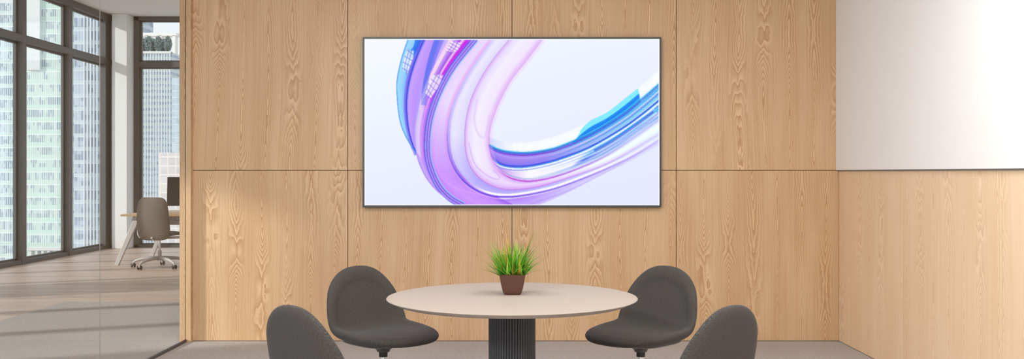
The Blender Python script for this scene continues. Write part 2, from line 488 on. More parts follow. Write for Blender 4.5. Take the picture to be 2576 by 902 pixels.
T3 = [(314,290),(330,314),(350,336),(390,349),(430,351),(470,343),(516,326),(567,302),(644,260),(695,226),(745,185)]
OUT = [(240,421),(300,424),(390,421),(440,408),(516,380),(618,329),(700,282),(745,252)]

# outer arm, lower side (pale violet fading to pale blue)
paint(E5, [(240,421)]*0 + [(420,424)]*0 + [(330,0),(275,80),(235,152),(216,214),(216,280),(232,335),(270,386),(330,418),(400,424),(465,402),(567,362),(669,306),(745,258)],
      flat([(0,(196,176,252)),(.5,(205,190,255)),(1,(226,232,255))], .0))
paint([(190,388),(240,398),(300,402),(363,402),(465,384),(567,347),(669,301),(745,255)],
      [(240,424),(290,430),(350,430),(420,421),(500,390),(590,344),(669,306),(745,262)],
      flat([(0,(178,132,252)),(.5,(190,156,255)),(1,(206,180,250))], 1, 14, tmod=([0,.35,.6,.85,1],[0,0,.7,.85,.85],(222,230,255))))
# top ribbon: white band, blue band, white band
def f_top(T, W):
    c = grad([(0,(244,248,255)),(.5,(250,252,255)),(1,(236,244,255))], W) + streak(300,5)[np.clip((T*299).astype(int),0,299)][...,None]*5
    k = np.interp(T, [0,.06,.14], [1,.6,0])[...,None]; c = c*(1-k)+np.array([206,216,246])*k
    return np.clip(c,0,255), .96
paint(T0, T1, f_top)
sb = streak(240, 2)*60
def f_mid(T, W):
    a = grad([(0,(130,96,238)),(.35,(170,140,246)),(.7,(150,120,240)),(1,(108,90,232))], W)
    b = grad([(0,(80,190,245)),(.12,(160,222,255)),(.45,(160,208,255)),(.8,(130,210,252)),(1,(80,160,245))], W)
    c_ = grad([(0,(120,170,250)),(.4,(188,204,255)),(.8,(150,180,255)),(1,(70,120,240))], W)
    k = np.interp(T, [0,.30,.5,.7,1], [0,.15,.9,1,1])[...,None]; b2 = c_*(1-np.clip((T-.5)*3,0,1))[...,None] + b*np.clip((T-.5)*3,0,1)[...,None]
    c = a*(1-k) + b2*k + sb[np.clip((W*239).astype(int),0,239)][...,None]*np.interp(T,[0,1],[.35,1])[...,None]
    return np.clip(c,0,255), 1.
paint(T1, T2, f_mid)
sc2 = streak(260, 2)*70
def f_low(T, W):
    white = grad([(0,(226,232,255)),(.3,(248,248,255)),(1,(250,246,255))], W)
    blue = grad([(0,(210,236,255)),(.16,(244,252,255)),(.3,(70,180,245)),(.42,(228,244,255)),(.55,(20,110,240)),(.75,(40,90,240)),(.9,(96,112,245)),(1,(150,160,250))], W)
    k = np.clip((T-.50+W*.10-.05)*14, 0, 1)[...,None]
    c = white*(1-k) + (blue + sc2[np.clip((W*259).astype(int),0,259)][...,None])*k
    q = np.interp(T, [0,.05,.16,.24], [1,1,.35,0])[...,None]*np.clip((W*1.2+.2),0,1)[...,None]
    c = c*(1-q*.75) + np.array([150,70,225])*q*.75
    return np.clip(c,0,255), 1.
paint(T2, T3, f_low)
# cyan / blue block at the top right of the ribbon
CA = [(598-38,212),(612-36,198),(644-20,172),(681,141),(700,128)]
paint([(452+60,268),(560,212),(610,184),(660,146),(703,112)], [(500,282-5),(560,249),(610,222),(660,188),(703,148)],
      lambda T, W: (np.clip(grad([(0,(120,228,255)),(.34,(130,236,255)),(.38,(0,150,245)),(.6,(0,120,246)),(.72,(20,190,250)),(.8,(84,120,240)),(1,(104,150,245))], W) + sb[np.clip((W*239).astype(int),0,239)][...,None]*.5,0,255),
                    np.clip(np.minimum((T-.02-(1-W)*.16)*30, (.93-T)*60+W*1.5), 0, 1)))
# edge lines of the arm
for c_, off, wd, al in (((30,110,215),0,2.6,.9),((60,190,230),-3,1.6,.8),((20,90,220),4,1.5,.7)):
    line(T1, c_, wd, al, off, ([0,1],[1,.75]))
line(T1, (150,40,200), 1.6, .8, 5.5, ([0,.1,.45,.6],[0,1,1,0]))
for k in range(10):
    o = rng.uniform(0, 30); line(T1, [(40,130,235),(70,210,245),(255,255,255),(90,110,235)][k % 4], rng.uniform(.8,1.8), .6, o, ([0,.3,.5,1],[0,.1,.8,1]))
for c_, off, wd, al in (((40,60,225),0,2.6,.85),((30,140,225),3,1.6,.7),((255,255,255),6,2,.8),((100,130,240),9,1.8,.6)):
    line(T2, c_, wd, al, off, ([0,.08,1],[.2,1,.9]))
for k in range(14):
    o = rng.uniform(2, 38); line(T2, [(30,120,240),(90,220,250),(255,255,255),(255,255,255)][k % 4], rng.uniform(.8,1.8), .6, o, ([0,.5,.62,1],[0,0,.9,1]))
paint([(575,275),(625,247),(675,214),(724,178)],[(580,284),(630,256),(680,222),(727,184)],
      lambda T, W: (grad([(0,(40,170,240)),(.5,(60,120,230)),(1,(92,92,214))], W), .95))

# ---- the front bundle, back to front
paint(E0, E1, lambda T, W: (np.clip(grad([(0,(120,196,255)),(.1,(150,212,255)),(.55,(140,200,255)),(.72,(120,170,250)),(.85,(108,120,236)),(1,(60,70,225))], W) + streak(1,1)[0]*0 + sb[np.clip((W*200).astype(int),0,239)][...,None]*.22,0,255), 1.))
paint([(128,-3),(122,20),(104,40)],[(158,-3),(140,28),(118,50)], lambda T, W: (np.clip(grad([(0,(30,120,240)),(.5,(0,90,230)),(1,(60,160,250))], W)+sb[np.clip((W*200).astype(int),0,239)][...,None]*.3,0,255), .95))
paint(E1, [(213,-3),(187,43),(153,120),(137,186),(131,237),(134,298),(151,339),(187,385),(240,421)][:0] or [(215,-3),(190,43),(160,110),(146,165),(138,200),(130,240),(131,290)],
      flat([(0,(84,70,226)),(.06,(150,130,240)),(.12,(196,156,255)),(.5,(184,140,255)),(.75,(176,150,250)),(1,(206,190,255))], 1, 5))
paint(E2, E2b, flat([(0,(110,104,240)),(.5,(94,110,238)),(1,(150,120,246))], .95, 26))
line(E1, (30,60,230), 2.2, .9, 0); line(E1, (130,90,230), 4, .6, 4)
line(E0, (70,150,240), 1.6, .8, 0)
# pink glass: between E3 and E4
s3 = streak(260, 2)*46
def f34(T, W):
    top = grad([(0,(250,214,250)),(.2,(255,226,250)),(.3,(180,130,238)),(.5,(160,80,230)),(.62,(236,200,255)),(.75,(206,20,238)),(.9,(190,30,236)),(1,(120,130,240))], W)
    bot = grad([(0,(206,196,250)),(.25,(226,206,252)),(.5,(204,150,248)),(.75,(196,120,246)),(.9,(120,90,235)),(1,(96,90,230))], W)
    k = np.interp(T, [0,.33,.42,1], [0,0,1,1])[...,None]
    return np.clip(top*(1-k)+bot*k + s3[np.clip((W*259).astype(int),0,259)][...,None]*np.interp(T,[0,.6],[1,.5])[...,None],0,255), 1.
paint(E3, E4, f34)
paint(E0b, [(160,318),(172,350),(187,372),(212,400),(262,424)], flat([(0,(170,130,250)),(1,(186,140,252))], .5))
E4s = E4[:]
paint(E4, E5[:8]+[(330,396),(390,424)], lambda T, W: (np.clip(grad([(0,(110,104,236)),(.08,(206,160,248)),(.14,(218,198,255)),(.5,(230,212,254)),(.85,(232,216,254)),(.93,(230,192,248)),(1,(218,200,255))], W)*(1-np.interp(T,[.36,.72,1],[0,1,1])[...,None]) + grad([(0,(120,80,236)),(.08,(196,130,252)),(.4,(204,150,252)),(.8,(196,140,252)),(1,(150,90,240))], W)*np.interp(T,[.36,.72,1],[0,1,1])[...,None] + s3[np.clip((W*259).astype(int),0,259)][...,None]*.10,0,255), 1.))
E6a = E6; E5a = E5
paint(E5a, E6a, lambda T, W: (np.clip(grad([(0,(226,224,255)),(.4,(234,232,255)),(1,(224,216,252))], W)*(1-np.interp(T,[0,.3,.45,1],[0,.1,1,1])[...,None]) + grad([(0,(176,150,250)),(.4,(190,180,252)),(1,(172,160,248))], W)*np.interp(T,[0,.3,.45,1],[0,.1,1,1])[...,None]*1.0,0,255)*1.0 + (np.array([228,236,255])-np.array([184,170,250]))*np.interp(T,[.55,.85,1],[0,.8,1])[...,None]*.9, 1.))
paint(E6a, E7, lambda T, W: (np.clip(grad([(0,(210,176,244)),(.08,(228,214,252)),(.4,(242,236,255)),(.8,(240,228,253)),(1,(226,182,244))], W)*(1-np.interp(T,[0,.40,.54,1],[0,0,1,1])[...,None]) + grad([(0,(204,150,244)),(.2,(220,180,250)),(.6,(238,214,252)),(.8,(214,180,248)),(1,(206,140,240))], W)*np.interp(T,[0,.40,.54,1],[0,0,1,1])[...,None] + (np.array([226,234,255])-np.array([214,170,244]))*np.interp(T,[.6,.8,1],[0,.7,1])[...,None],0,255), 1.))
# bundle lines
for i in range(11):
    line(E4, [(90,96,230),(120,80,225),(150,200,250),(206,120,240)][i % 4], rng.uniform(.9,2.2), .75, -i*1.5+3)
for c_, o, wd in (((80,50,215),0,2.4),((150,80,235),-4,4),((214,170,250),4,2)):
    line(E5, c_, wd, .75, o, ([0,.25,.45,.75,1],[.12,.3,1,.55,.15]))
line(E5, (255,255,255), 4.5, .95, -6, ([0,.42,.5,.8,1],[0,0,1,.9,.4]))
line(E5, (232,160,238), 5, .5, 6, ([0,.3,.45],[1,.9,0]))
line(E6, (200,110,225), 1.8, .6, 0, ([0,.3,.7,1],[.45,.8,.8,.1])); line(E6, (228,165,238), 4, .35, -5, ([0,.5,.7],[.9,.8,0]))
line(E7, (214,140,232), 2.2, .6, -2, ([0,.4,.6,1],[.9,1,.9,.3])); line(E7, (238,190,242), 5, .35, -7, ([0,.4,.55],[1,.8,0]))
line(E7, (190,50,205), 2, .8, 1, ([0,.45,.5,.7,.85],[0,0,1,.9,0])); line(E7, (120,150,215), 3, .5, -5, ([.4,.5,.9,1],[0,.8,.6,.4]))
for k in range(12):
    line(E7, [(255,255,255),(150,190,250),(196,206,255),(120,170,245)][k % 4], rng.uniform(.8,2), .6, -rng.uniform(0, 42), ([0,.55,.7,1],[0,0,.8,.9]))
line(E0b, (150,90,232), 1.6, .7, 0); line(E3, (190,160,246), 1.4, .7, 0)
line([(402,421),(450,403),(516,379),(618,328),(700,280),(745,250)], (176,150,246), 2.5, .7, 0, ([0,.5,1],[1,.4,.2]))
# inner blue bundle lines on the left arm
for i in range(5): line(E2, (90,110,240), 1.2, .6, -1-i*2.6)
# lattice reflections
def lattice(poly, hue):
    u0, u1 = poly
    paint(u0, u1, lambda T, W: (np.array([236,238,255.]), .85*np.clip(np.minimum(np.minimum(T, 1-T)*12, np.minimum(W, 1-W)*12), 0, 1)))
    a = spline(u0, 60); b = spline(u1, 60)
    for s in np.linspace(.05, .95, 5):
        i = int(s*59); j = min(59, i+10); k = max(0, i-10)
        line([tuple(a[i]), tuple((a[i]+b[j])/2), tuple(b[j])], hue, .9, .5)
    for w in (.3, .62): line([tuple(p) for p in (a*(1-w)+b*w)[::8]], hue, 1.0, .5)
lattice(([(107,25),(98,50),(95,75),(106,88)], [(125,26),(122,48),(114,70),(106,88)]), (40,90,225))
lattice(([(220,2),(212,14),(203,32)], [(243,8),(236,26),(222,34)]), (150,60,215))
lattice(([(175,86),(162,108),(150,140)], [(200,88),(186,120),(166,150)]), (130,70,210))
# inner loops of the pink glass
line([(283,150),(276,200),(284,235),(300,247),(308,225),(312,190)], (222,200,248), 4, .6)
line([(262,260),(275,310),(302,338),(330,352),(340,346),(322,328)], (214,170,244), 2.5, .6)
line([(175,250),(176,300),(196,350),(240,378),(300,392)], (222,160,250), 3, .5)
IMG[:2] = IMG[-2:] = 252; IMG[:, :2] = IMG[:, -2:] = 252
# television on the wall
SX, SZ = 3.0, 1.0
tvY = D - .055; kk = tvY/F
tx0, tx1 = (912-1288)*kk, (1664-1288)*kk; tz0, tz1 = EYE-(521-435)*kk, EYE+(435-93)*kk
px0, px1 = (917-1288)*kk, (1659-1288)*kk; pz0, pz1 = EYE-(516-435)*kk, EYE+(435-98)*kk
tv = empty('television', ((tx0+tx1)/2, D, tz0)); ox = -(tx0+tx1)/2
tag(tv, 'wide flat television with thin dark bezel showing a swirling glass ribbon, on the wood wall', 'television')
bz = MB()
bz.box(tx0+ox, tx1+ox, -.055, -.012, 0, pz0-tz0); bz.box(tx0+ox, tx1+ox, -.055, -.012, pz1-tz0, tz1-tz0)
bz.box(tx0+ox, px0+ox, -.055, -.012, pz0-tz0, pz1-tz0); bz.box(px1+ox, tx1+ox, -.055, -.012, pz0-tz0, pz1-tz0)
bz.build('bezel', TVFR, tv)
MB().box(tx0+ox+.02, tx1+ox-.02, -.048, -.014, .02, tz1-tz0-.02).build('back_housing', BLACK, tv)
for hx in (-.50, .45): MB().box(hx, hx+.05, -.014, -.003, .3, 1.0).build('mounting_hook', BLACK, tv)
MB().box(-.4, .4, -.010, .0005, tz0+.55, tz0+.60).box(-.4, .4, -.010, .0005, tz0+.85, tz0+.90).build('bracket_rail', BLACK, wb)
def screen():
    me = bpy.data.meshes.new('screen')
    X = np.linspace(px0, px1, SW+1)+ox; Z = np.linspace(pz1, pz0, SH+1)-tz0
    gx, gz = np.meshgrid(X, Z); v = np.stack([gx, np.full_like(gx, -.0535), gz], -1).reshape(-1, 3)
    i = np.arange(SH)[:, None]*(SW+1)+np.arange(SW)[None]
    f = np.stack([i, i+SW+1, i+SW+2, i+1], -1).reshape(-1)
    nf = SW*SH
    me.vertices.add(len(v)); me.vertices.foreach_set('co', v.reshape(-1).astype(np.float32))
    me.loops.add(nf*4); me.loops.foreach_set('vertex_index', f.astype(np.int32))
    me.polygons.add(nf); me.polygons.foreach_set('loop_start', (np.arange(nf)*4).astype(np.int32))
    me.update(calc_edges=True)
    P = np.pad(IMG, ((0,1),(0,1),(0,0)), mode='edge'); P[1:, 1:] = (P[1:, 1:]+P[:-1, :-1]+P[1:, :-1]+P[:-1, 1:])/4
    s = np.clip(P/255, 0, 1)
    l = np.where(s <= .04045, s/12.92, ((s+.055)/1.055)**2.4)
    at = me.color_attributes.new('picture', 'FLOAT_COLOR', 'POINT')
    at.data.foreach_set('color', np.concatenate([l, np.ones(l.shape[:2]+(1,))], -1).reshape(-1).astype(np.float32))
    o = bpy.data.objects.new('screen', me); C.objects.link(o); o.parent = tv
    m = Mat('lit_display'); a = m.new('ShaderNodeVertexColor'); a.layer_name = 'picture'
    m.set(base=(.01,.01,.01,1), rough=.35, spec=.1)
    m.nt.links.new(a.outputs[0], m.b.inputs['Emission Color']); m.b.inputs['Emission Strength'].default_value = 1.0
    me.materials.append(m.m)
screen()

# ------------------------------------------------------------------ ROUND TABLE
TC = (0.0, 4.616)
tb = tag(empty('round_table', (TC[0], TC[1], 0)), 'round beige table with chamfered rim on a dark fluted drum base, between four chairs', 'table')
R = .594
MB().lathe([(0,.74),(.30,.74),(R-.054,.740),(R-.008,.7345),(R-.002,.7330),(R,.7305),(R-.002,.7285),(R-.042,.710),(R-.046,.709),(.3,.709),(0,.709)], 160).build('tabletop', BEIGE, tb)
NF = 52
def flute(t):
    p = (t*NF/(2*PI)) % 1
    return 1 - .055*(1-abs(math.sin(PI*p))**.45)
MB().lathe([(.1115,.012),(.1115,.709)], NF*12, rf=flute, smooth=False).build('fluted_column', DARKM, tb)
MB().lathe([(.0,.0),(.104,.0),(.104,.014),(0,.014)], 64, smooth=False).build('base_disc', BLACK, tb)

# ------------------------------------------------------------------ SHELL CHAIR
def shell_profile(L=.820, n=400):
    ph = lambda s: np.interp(s, [0,.05,.12,.385,.425,.50,.56,.69,L], np.radians([13,6,0,-2.5,8,66,77,79,81]))
    s = np.linspace(0, L, n); p = ph(s); ds = s[1]-s[0]
    f = .312 - np.cumsum(np.cos(p))*ds; h = .444 + np.cumsum(np.sin(p))*ds
    return s, f, h, p
def shell_mesh():
    s, f, h, p = shell_profile(); L = s[-1]
    rings = [0,.15,.3,.45,.58,.68,.76,.81,.85,.89,.93,.96,.982,.994,.999,1.0]; NT = 96
    def half(q):      # half width along the shell, q in -1..1 (front .. top)
        return np.interp(q, [-1,-.6,-.2,.05,.35,.7,1], [.258,.262,.254,.248,.258,.264,.260])
    verts = []; uvs = []; faces = []
    def pt(rho, th, side):
        c, sn = math.cos(th), math.sin(th); n = 2.7 if sn < 0 else 2.45
        pp = rho*math.copysign(abs(c)**(2/n), c); q = rho*math.copysign(abs(sn)**(2/n), sn)
        a = pp*float(half(q)); al = (q+1)/2*L
        ff = np.interp(al, s, f); hh = np.interp(al, s, h); ph = np.interp(al, s, p)
        N = Vector((math.sin(ph), 0, math.cos(ph)))                  # towards the sitter
        cup = float(np.interp(al, [0,.2,.36,.50,.65,L], [.002,.014,.030,.046,.044,.018]))
        e = abs(pp)**4.2*cup
        th_ = .0265*(1-rho**14)**.5 if rho < 1 else 0
        puff = .004*(1-rho**4) if side > 0 else .002*(1-rho**2)
        lip = .009*min(1, max(0, (rho-.78)/.08)) if side > 0 else 0
        P = Vector((ff, a, hh)) + N*(e + side*(th_+puff*.6) + lip - (.006 if side > 0 else 0))
        return P, (a, al)
    idx = {}
    for side in (1, -1):
        P, uv = pt(0, 0, side); idx[(side, 0)] = len(verts); verts.append(P); uvs.append(uv)
        for r in range(1, len(rings)):
            if r == len(rings)-1 and side == -1: continue
            for k in range(NT):
                P, uv = pt(rings[r], 2*PI*(k+.5)/NT, side)
                idx[(side, r, k)] = len(verts); verts.append(P); uvs.append(uv)
    def I(side, r, k):
        if r == 0: return idx[(side, 0)]
        if r == len(rings)-1: side = 1
        return idx[(side, r, k % NT)]
    for side in (1, -1):
        for k in range(NT):
            t = (I(side,0,0), I(side,1,k), I(side,1,k+1)); faces.append(t if side > 0 else t[::-1])
            for r in range(1, len(rings)-1):
                t = (I(side,r,k), I(side,r+1,k), I(side,r+1,k+1), I(side,r,k+1)); faces.append(t if side > 0 else t[::-1])
    me = bpy.data.meshes.new('shell'); me.from_pydata(verts, [], faces); me.update()
    bm = bmesh.new(); bm.from_mesh(me); bmesh.ops.recalc_face_normals(bm, faces=bm.faces); bm.to_mesh(me); bm.free()
    uvl = me.uv_layers.new(name='UVMap')
    for lp in me.loops: uvl.data[lp.index].uv = uvs[lp.vertex_index]
    me.polygons.foreach_set('use_smooth', [True]*len(me.polygons))
    me.materials.append(FAB); return me

def make_chair():
    r = empty('shell_chair')
    sh = bpy.data.objects.new('upholstered_shell', shell_mesh()); C.objects.link(sh); sh.parent = r
    sh.modifiers.new('sub', 'SUBSURF').render_levels = 1; sh.modifiers['sub'].levels = 1
    # under-seat pan: rounded plate flowing into a cone
    pan = MB(); n = 48; prof = [(1.0,.424),(.99,.414),(.90,.406),(.55,.398),(.34,.384),(.24,.372),(.22,.362)]
    vs = []; fs = []
    for k_, z in prof:
        for k in range(n):
            t = 2*PI*k/n; c, s_ = math.cos(t), math.sin(t)
            rx = (.185 if k_ > .5 else .165)*k_; ry = .17*k_ if k_ > .5 else .15*k_
            e = .55 if k_ > .5 else 1
            vs.append((math.copysign(abs(c)**e, c)*rx - (.022 if k_ > .5 else 0), math.copysign(abs(s_)**e, s_)*ry, z+.004))
    for i in range(len(prof)-1):
        for k in range(n): fs.append((i*n+k, i*n+(k+1) % n, (i+1)*n+(k+1) % n, (i+1)*n+k))
    fs.append(list(range(n))); fs.append(list(range((len(prof)-1)*n, len(prof)*n))[::-1])
    pan.add(vs, fs, True); pan.build('seat_pan', PLATE, r)
    MB().lathe([(.0235,.338),(.0235,.370)], 32).build('collar', BLACK, r)
    MB().lathe([(.0225,.055),(.0225,.339)], 32).build('pedestal', CHROME, r)
    for k in range(4):
        t = PI/4+k*PI/2; c, s_ = math.cos(t), math.sin(t)
        lg = MB().tube([(c*.012, s_*.012, .062), (c*.1, s_*.1, .050), (c*.2, s_*.2, .034), (c*.27, s_*.27, .022)], [.017,.015,.013,.011], 16)
        lo = lg.build('leg', CHROME, r)
        MB().lathe([(.013,0),(.014,.004),(.011,.016)], 20, c*.26, s_*.26).build('glide', BLACK, lo)
    return r
chair = make_chair()
CH = [(-.69, 5.20, -45.0, 'dark grey upholstered shell chair behind the table on the left, front of seat in view'),
      (.69, 5.20, -135.0, 'dark grey upholstered shell chair behind the table on the right, front of seat in view'),
      (-.692, 3.93, 47.0, 'dark grey upholstered chair back in the left foreground, turned away toward the table'),
      (.692, 3.93, 133.0, 'dark grey upholstered chair back in the right foreground, turned away toward the table')]
for i, (x, y, a, lb) in enumerate(CH):
    o = chair if i == 0 else copy_tree(chair)
    o.location = (x, y, 0); o.rotation_euler = (0, 0, math.radians(a))
    tag(o, lb, 'chair', 'shell chairs around the round table')

# ------------------------------------------------------------------ POTTED GRASS
pg = tag(empty('potted_grass', (0.002, 4.66, .7405), 0), 'bushy green grass plant in a square brown tapered pot on the round table', 'plant')
pot = MB(); N_ = 10; vs = []; fs = []
def sq(hw, z, rr=.006):
    out = []
    for cx, cy, a0 in ((1,1,0),(-1,1,90),(-1,-1,180),(1,-1,270)):
        for k in range(4):
            a = math.radians(a0+k*30); out.append((cx*(hw-rr)+rr*math.cos(a), cy*(hw-rr)+rr*math.sin(a), z))
    return out
levels = []
for i in range(N_+1):
    t = i/N_; levels.append((.0375+(.0620-.0375)*(t**.62)*1.0, t*.097))
inner = [(.0575,.097),(.054,.082)]
for hw, z in levels+inner: vs += sq(hw, z)
m_ = 16; L_ = len(levels)+len(inner)
for i in range(L_-1):
    for k in range(m_): fs.append((i*m_+k, i*m_+(k+1) % m_, (i+1)*m_+(k+1) % m_, (i+1)*m_+k))
fs.append(list(range(m_))[::-1]); fs.append(list(range((L_-1)*m_, L_*m_)))
pot.add(vs, fs); pot.build('pot', POT, pg)
soil = MB(); vs = sq(.0545, .083)+sq(.052, .088); soil.add(vs, [tuple((k, (k+1)%16, (k+1)%16+16, k+16)) for k in range(16)]+[tuple(range(16,32)), tuple(range(16))[::-1]])
soil.build('soil', SOIL, pg)
def leafmat():
    m = Mat('grass_blade'); t = m.new('ShaderNodeTexCoord'); x = m.new('ShaderNodeSeparateXYZ'); m.nt.links.new(t.outputs['UV'], x.inputs[0])
    u = S(m.nt, x.outputs[0]); v = S(m.nt, x.outputs[1])
    g = m.ramp(u, [(0, lin(44,122,28)), (.35, lin(88,166,42)), (.55, lin(136,198,60)), (.75, lin(178,216,98)), (.77, lin(220,166,54)), (1, lin(170,122,44))])
    c = m.mix(v.sstep(.0,.35), lin(28,70,14), g)
    m.set(base=c, rough=.5, spec=.3)
    tl = m.new('ShaderNodeBsdfTranslucent'); m.nt.links.new(c, tl.inputs[0])
    mx_ = m.new('ShaderNodeMixShader'); mx_.inputs[0].default_value = .35
    m.nt.links.new(m.b.outputs[0], mx_.inputs[1]); m.nt.links.new(tl.outputs[0], mx_.inputs[2]); m.nt.links.new(mx_.outputs[0], m.out.inputs[0])
    return m.m
def grass():
    vs = []; fs = []; uv = []; rd = random.Random(11)
    for b in range(340):
        x0 = rd.uniform(-.05,.05); y0 = rd.uniform(-.05,.05)
        az = math.atan2(y0, x0)+rd.uniform(-.9,.9)
        lean = min(1.25, abs(rd.gauss(0,.40)) + (math.hypot(x0,y0)/.07)*.30)
        L = rd.uniform(.09,.19)*(1.0 if lean < .6 else .85)
        if b < 9: L = rd.uniform(.205,.235); lean = rd.uniform(.05,.45)
        w = rd.uniform(.0030,.0068); col = rd.random()
        brown = col > .78
        if brown: L *= .72; w *= 1.15
        cur = rd.uniform(.1,.8)*(1 if rd.random() < .8 else 1.8); p = Vector((x0,y0,.082)); tw = rd.uniform(-.6,.6)
        n = 7; base = len(vs)
        for i in range(n):
            t = i/(n-1); a = lean + cur*t*t*.9
            d = Vector((math.cos(az)*math.sin(a), math.sin(az)*math.sin(a), math.cos(a)))
            side = Vector((-math.sin(az+tw), math.cos(az+tw), 0)); up = d.cross(side)
            ww = w*(1-t)**.7*(.65+1.2*t*(1-t)) if i < n-1 else .0002
            vs += [p-side*ww, p+up*ww*.35, p+side*ww]; uv += [(col, t)]*3
            p = p + d*L/(n-1)
        for i in range(n-1):
            q = base+i*3
            fs += [(q,q+1,q+4,q+3),(q+1,q+2,q+5,q+4)]
    me = bpy.data.meshes.new('grass_blades'); me.from_pydata(vs, [], fs); me.update()
    l = me.uv_layers.new(name='UVMap')
    for lp in me.loops: l.data[lp.index].uv = uv[lp.vertex_index]
    me.polygons.foreach_set('use_smooth', [True]*len(me.polygons)); me.materials.append(leafmat())
    o = bpy.data.objects.new('grass_blades', me); C.objects.link(o); o.parent = pg
grass()

# ------------------------------------------------------------------ OFFICE DESK
DT = .735
dk = tag(empty('office_desk', (-4.1, 14.6, 0)), 'long office desk with light wood top and splayed white legs behind the glass', 'desk')
MB().box(-1.46, 1.4, -.83, .83, DT-.028, DT).build('desktop', WOODP, dk, bevel=.003)
MB().box(-1.05, 1.3, -.60, -.56, DT-.16, DT-.029).build('modesty_panel', WHITEM, dk)
MB().box(-1.2, 1.3, .5, .56, DT-.09, DT-.029).build('cross_beam', WHITEM, dk)
for sx in (-1, 1):
    for sy, yy_ in ((-1, -.67), (1, .67)):
        MB().beam((sx*1.575, yy_, 0), (sx*1.285, yy_*.93, DT-.029), .055, .05, .075, .05, up=(0,1,0)).build('leg', WHITEM, dk, bevel=.004)
    MB().box(min(sx*1.20,sx*1.29), max(sx*1.20,sx*1.29), -.66, .66, DT-.065, DT-.029).build('leg_bracket', WHITEM, dk)
# monitor
mo = tag(empty('computer_monitor', (-4.83, 14.75, DT+.0015), math.radians(8)), 'black computer monitor on the office desk behind the office chair', 'monitor')
mo.location.x = -4.895
TL = Matrix.Rotation(math.radians(-6), 4, 'X')
MB().box(-.34, .34, -.02, .02, .088, .525, TL).build('housing', BLACK, mo, bevel=.004)
MB().box(-.33, .33, -.0225, -.0195, .100, .515, TL).build('display', plain('dark_display', lin(40,36,33), .12, spec=.5), mo)
MB().beam((0, .05, .0), (0, .03, .25), .06, .02).build('stand_neck', BLACK, mo)
MB().box(-.12, .12, -.06, .12, 0, .008).build('stand_foot', BLACK, mo, bevel=.003)
kb = tag(empty('keyboard', (-4.62, 14.18, DT)), 'slim white keyboard lying on the office desk', 'keyboard')
MB().box(-.21, .21, -.06, .06, 0, .012).build('keyboard_body', WHITEP, kb, bevel=.004)
kc = MB()
for r_ in range(5):
    for c_ in range(15): kc.box(-.2+c_*.0268, -.2+c_*.0268+.022, -.053+r_*.0215, -.053+r_*.0215+.018, .0115, .015)
kc.build('keys', plain('key_white', lin(224,222,220), .5), kb)
ms = tag(empty('computer_mouse', (-4.68, 14.42, DT)), 'small dark computer mouse on the desk behind the keyboard', 'mouse')
mm = MB(); vs = []; fs = []; n = 20
for i in range(7):
    a = i/6*PI/2
    for k in range(n): t = 2*PI*k/n; vs.append((.034*math.cos(a)*math.cos(t), .055*math.cos(a)*math.sin(t), .03*math.sin(a)))
for i in range(6):
    for k in range(n): fs.append((i*n+k, i*n+(k+1)%n, (i+1)*n+(k+1)%n, (i+1)*n+k))
fs.append(list(range(n))[::-1]); mm.add(vs, fs, True); mm.build('mouse_body', DARKM, ms)
MB().tube([(0,.02,.027),(0,.035,.024)], .004, 10).build('scroll_wheel', BLACK, ms)

# ------------------------------------------------------------------ OFFICE CHAIR (faces +Y)
oc = tag(empty('office_chair', (-4.94, 13.60, 0), math.radians(-8)), 'taupe office swivel chair with grey armrests on a five star castor base, at the desk', 'chair')
def cushion(name, w, h, t, taper, curve, M, mat, par, n=3.2):
    rings = [0,.3,.6,.8,.92,.97,.99,1.0]; NT = 64; vs = []; uv = []; fs = []
    def pt(rho, th, sd):
        c, s_ = math.cos(th), math.sin(th)
        x = rho*math.copysign(abs(c)**(2/n), c); z = rho*math.copysign(abs(s_)**(2/n), s_)
        ww = w/2*taper(z); thk = t/2*math.sqrt(max(0, 1-rho**6))
        return M @ Vector((x*ww, curve(x, z) + sd*thk, z*h/2)), (x*ww, z*h/2)
    idx = {}
    for sd in (1,-1):
        for r_, rho in enumerate(rings):
            if r_ == len(rings)-1 and sd < 0: continue
            for k in range(NT if r_ else 1):
                p_, u_ = pt(rho, 2*PI*(k+.5)/NT, sd); idx[(sd,r_,k)] = len(vs); vs.append(p_); uv.append(u_)
    def I(sd, r_, k):
        if r_ == 0: return idx[(sd,0,0)]
        if r_ == len(rings)-1: sd = 1
        return idx[(sd,r_,k % NT)]
    for sd in (1,-1):
        for k in range(NT):
            fs.append((I(sd,0,0), I(sd,1,k), I(sd,1,k+1)))
            for r_ in range(1, len(rings)-1): fs.append((I(sd,r_,k), I(sd,r_+1,k), I(sd,r_+1,k+1), I(sd,r_,k+1)))
    me = bpy.data.meshes.new(name); me.from_pydata(vs, [], fs); me.update()
    bm = bmesh.new(); bm.from_mesh(me); bmesh.ops.recalc_face_normals(bm, faces=bm.faces); bm.to_mesh(me); bm.free()
    l = me.uv_layers.new(name='UVMap')
    for lp in me.loops: l.data[lp.index].uv = uv[lp.vertex_index]
    me.polygons.foreach_set('use_smooth', [True]*len(me.polygons)); me.materials.append(mat)
    o = bpy.data.objects.new(name, me); C.objects.link(o); o.parent = par; return o
Mb = Matrix.Translation((0, -.24, .685)) @ Matrix.Rotation(math.radians(5), 4, 'X')
cushion('backrest', .49, .60, .05, lambda z: .84+.16*math.cos((z+.35)*1.15), lambda x, z: .05*x*x + .03*z*z, Mb, FABO, oc, 5.5)
Ms = Matrix.Translation((0, .02, .475)) @ Matrix.Rotation(PI/2, 4, 'X')
cushion('seat', .49, .49, .06, lambda z: 1, lambda x, z: -.01*x*x, Ms, FABO, oc, 4)
MB().box(-.10, .10, -.12, .10, .395, .447).build('tilt_mechanism', WHITEP, oc, bevel=.012)
MB().tube([(0,-.10,.42),(0,-.16,.408),(0,-.20,.412),(0,-.225,.43)], [.024,.022,.018,.014], 14).build('back_bracket', WHITEP, oc)
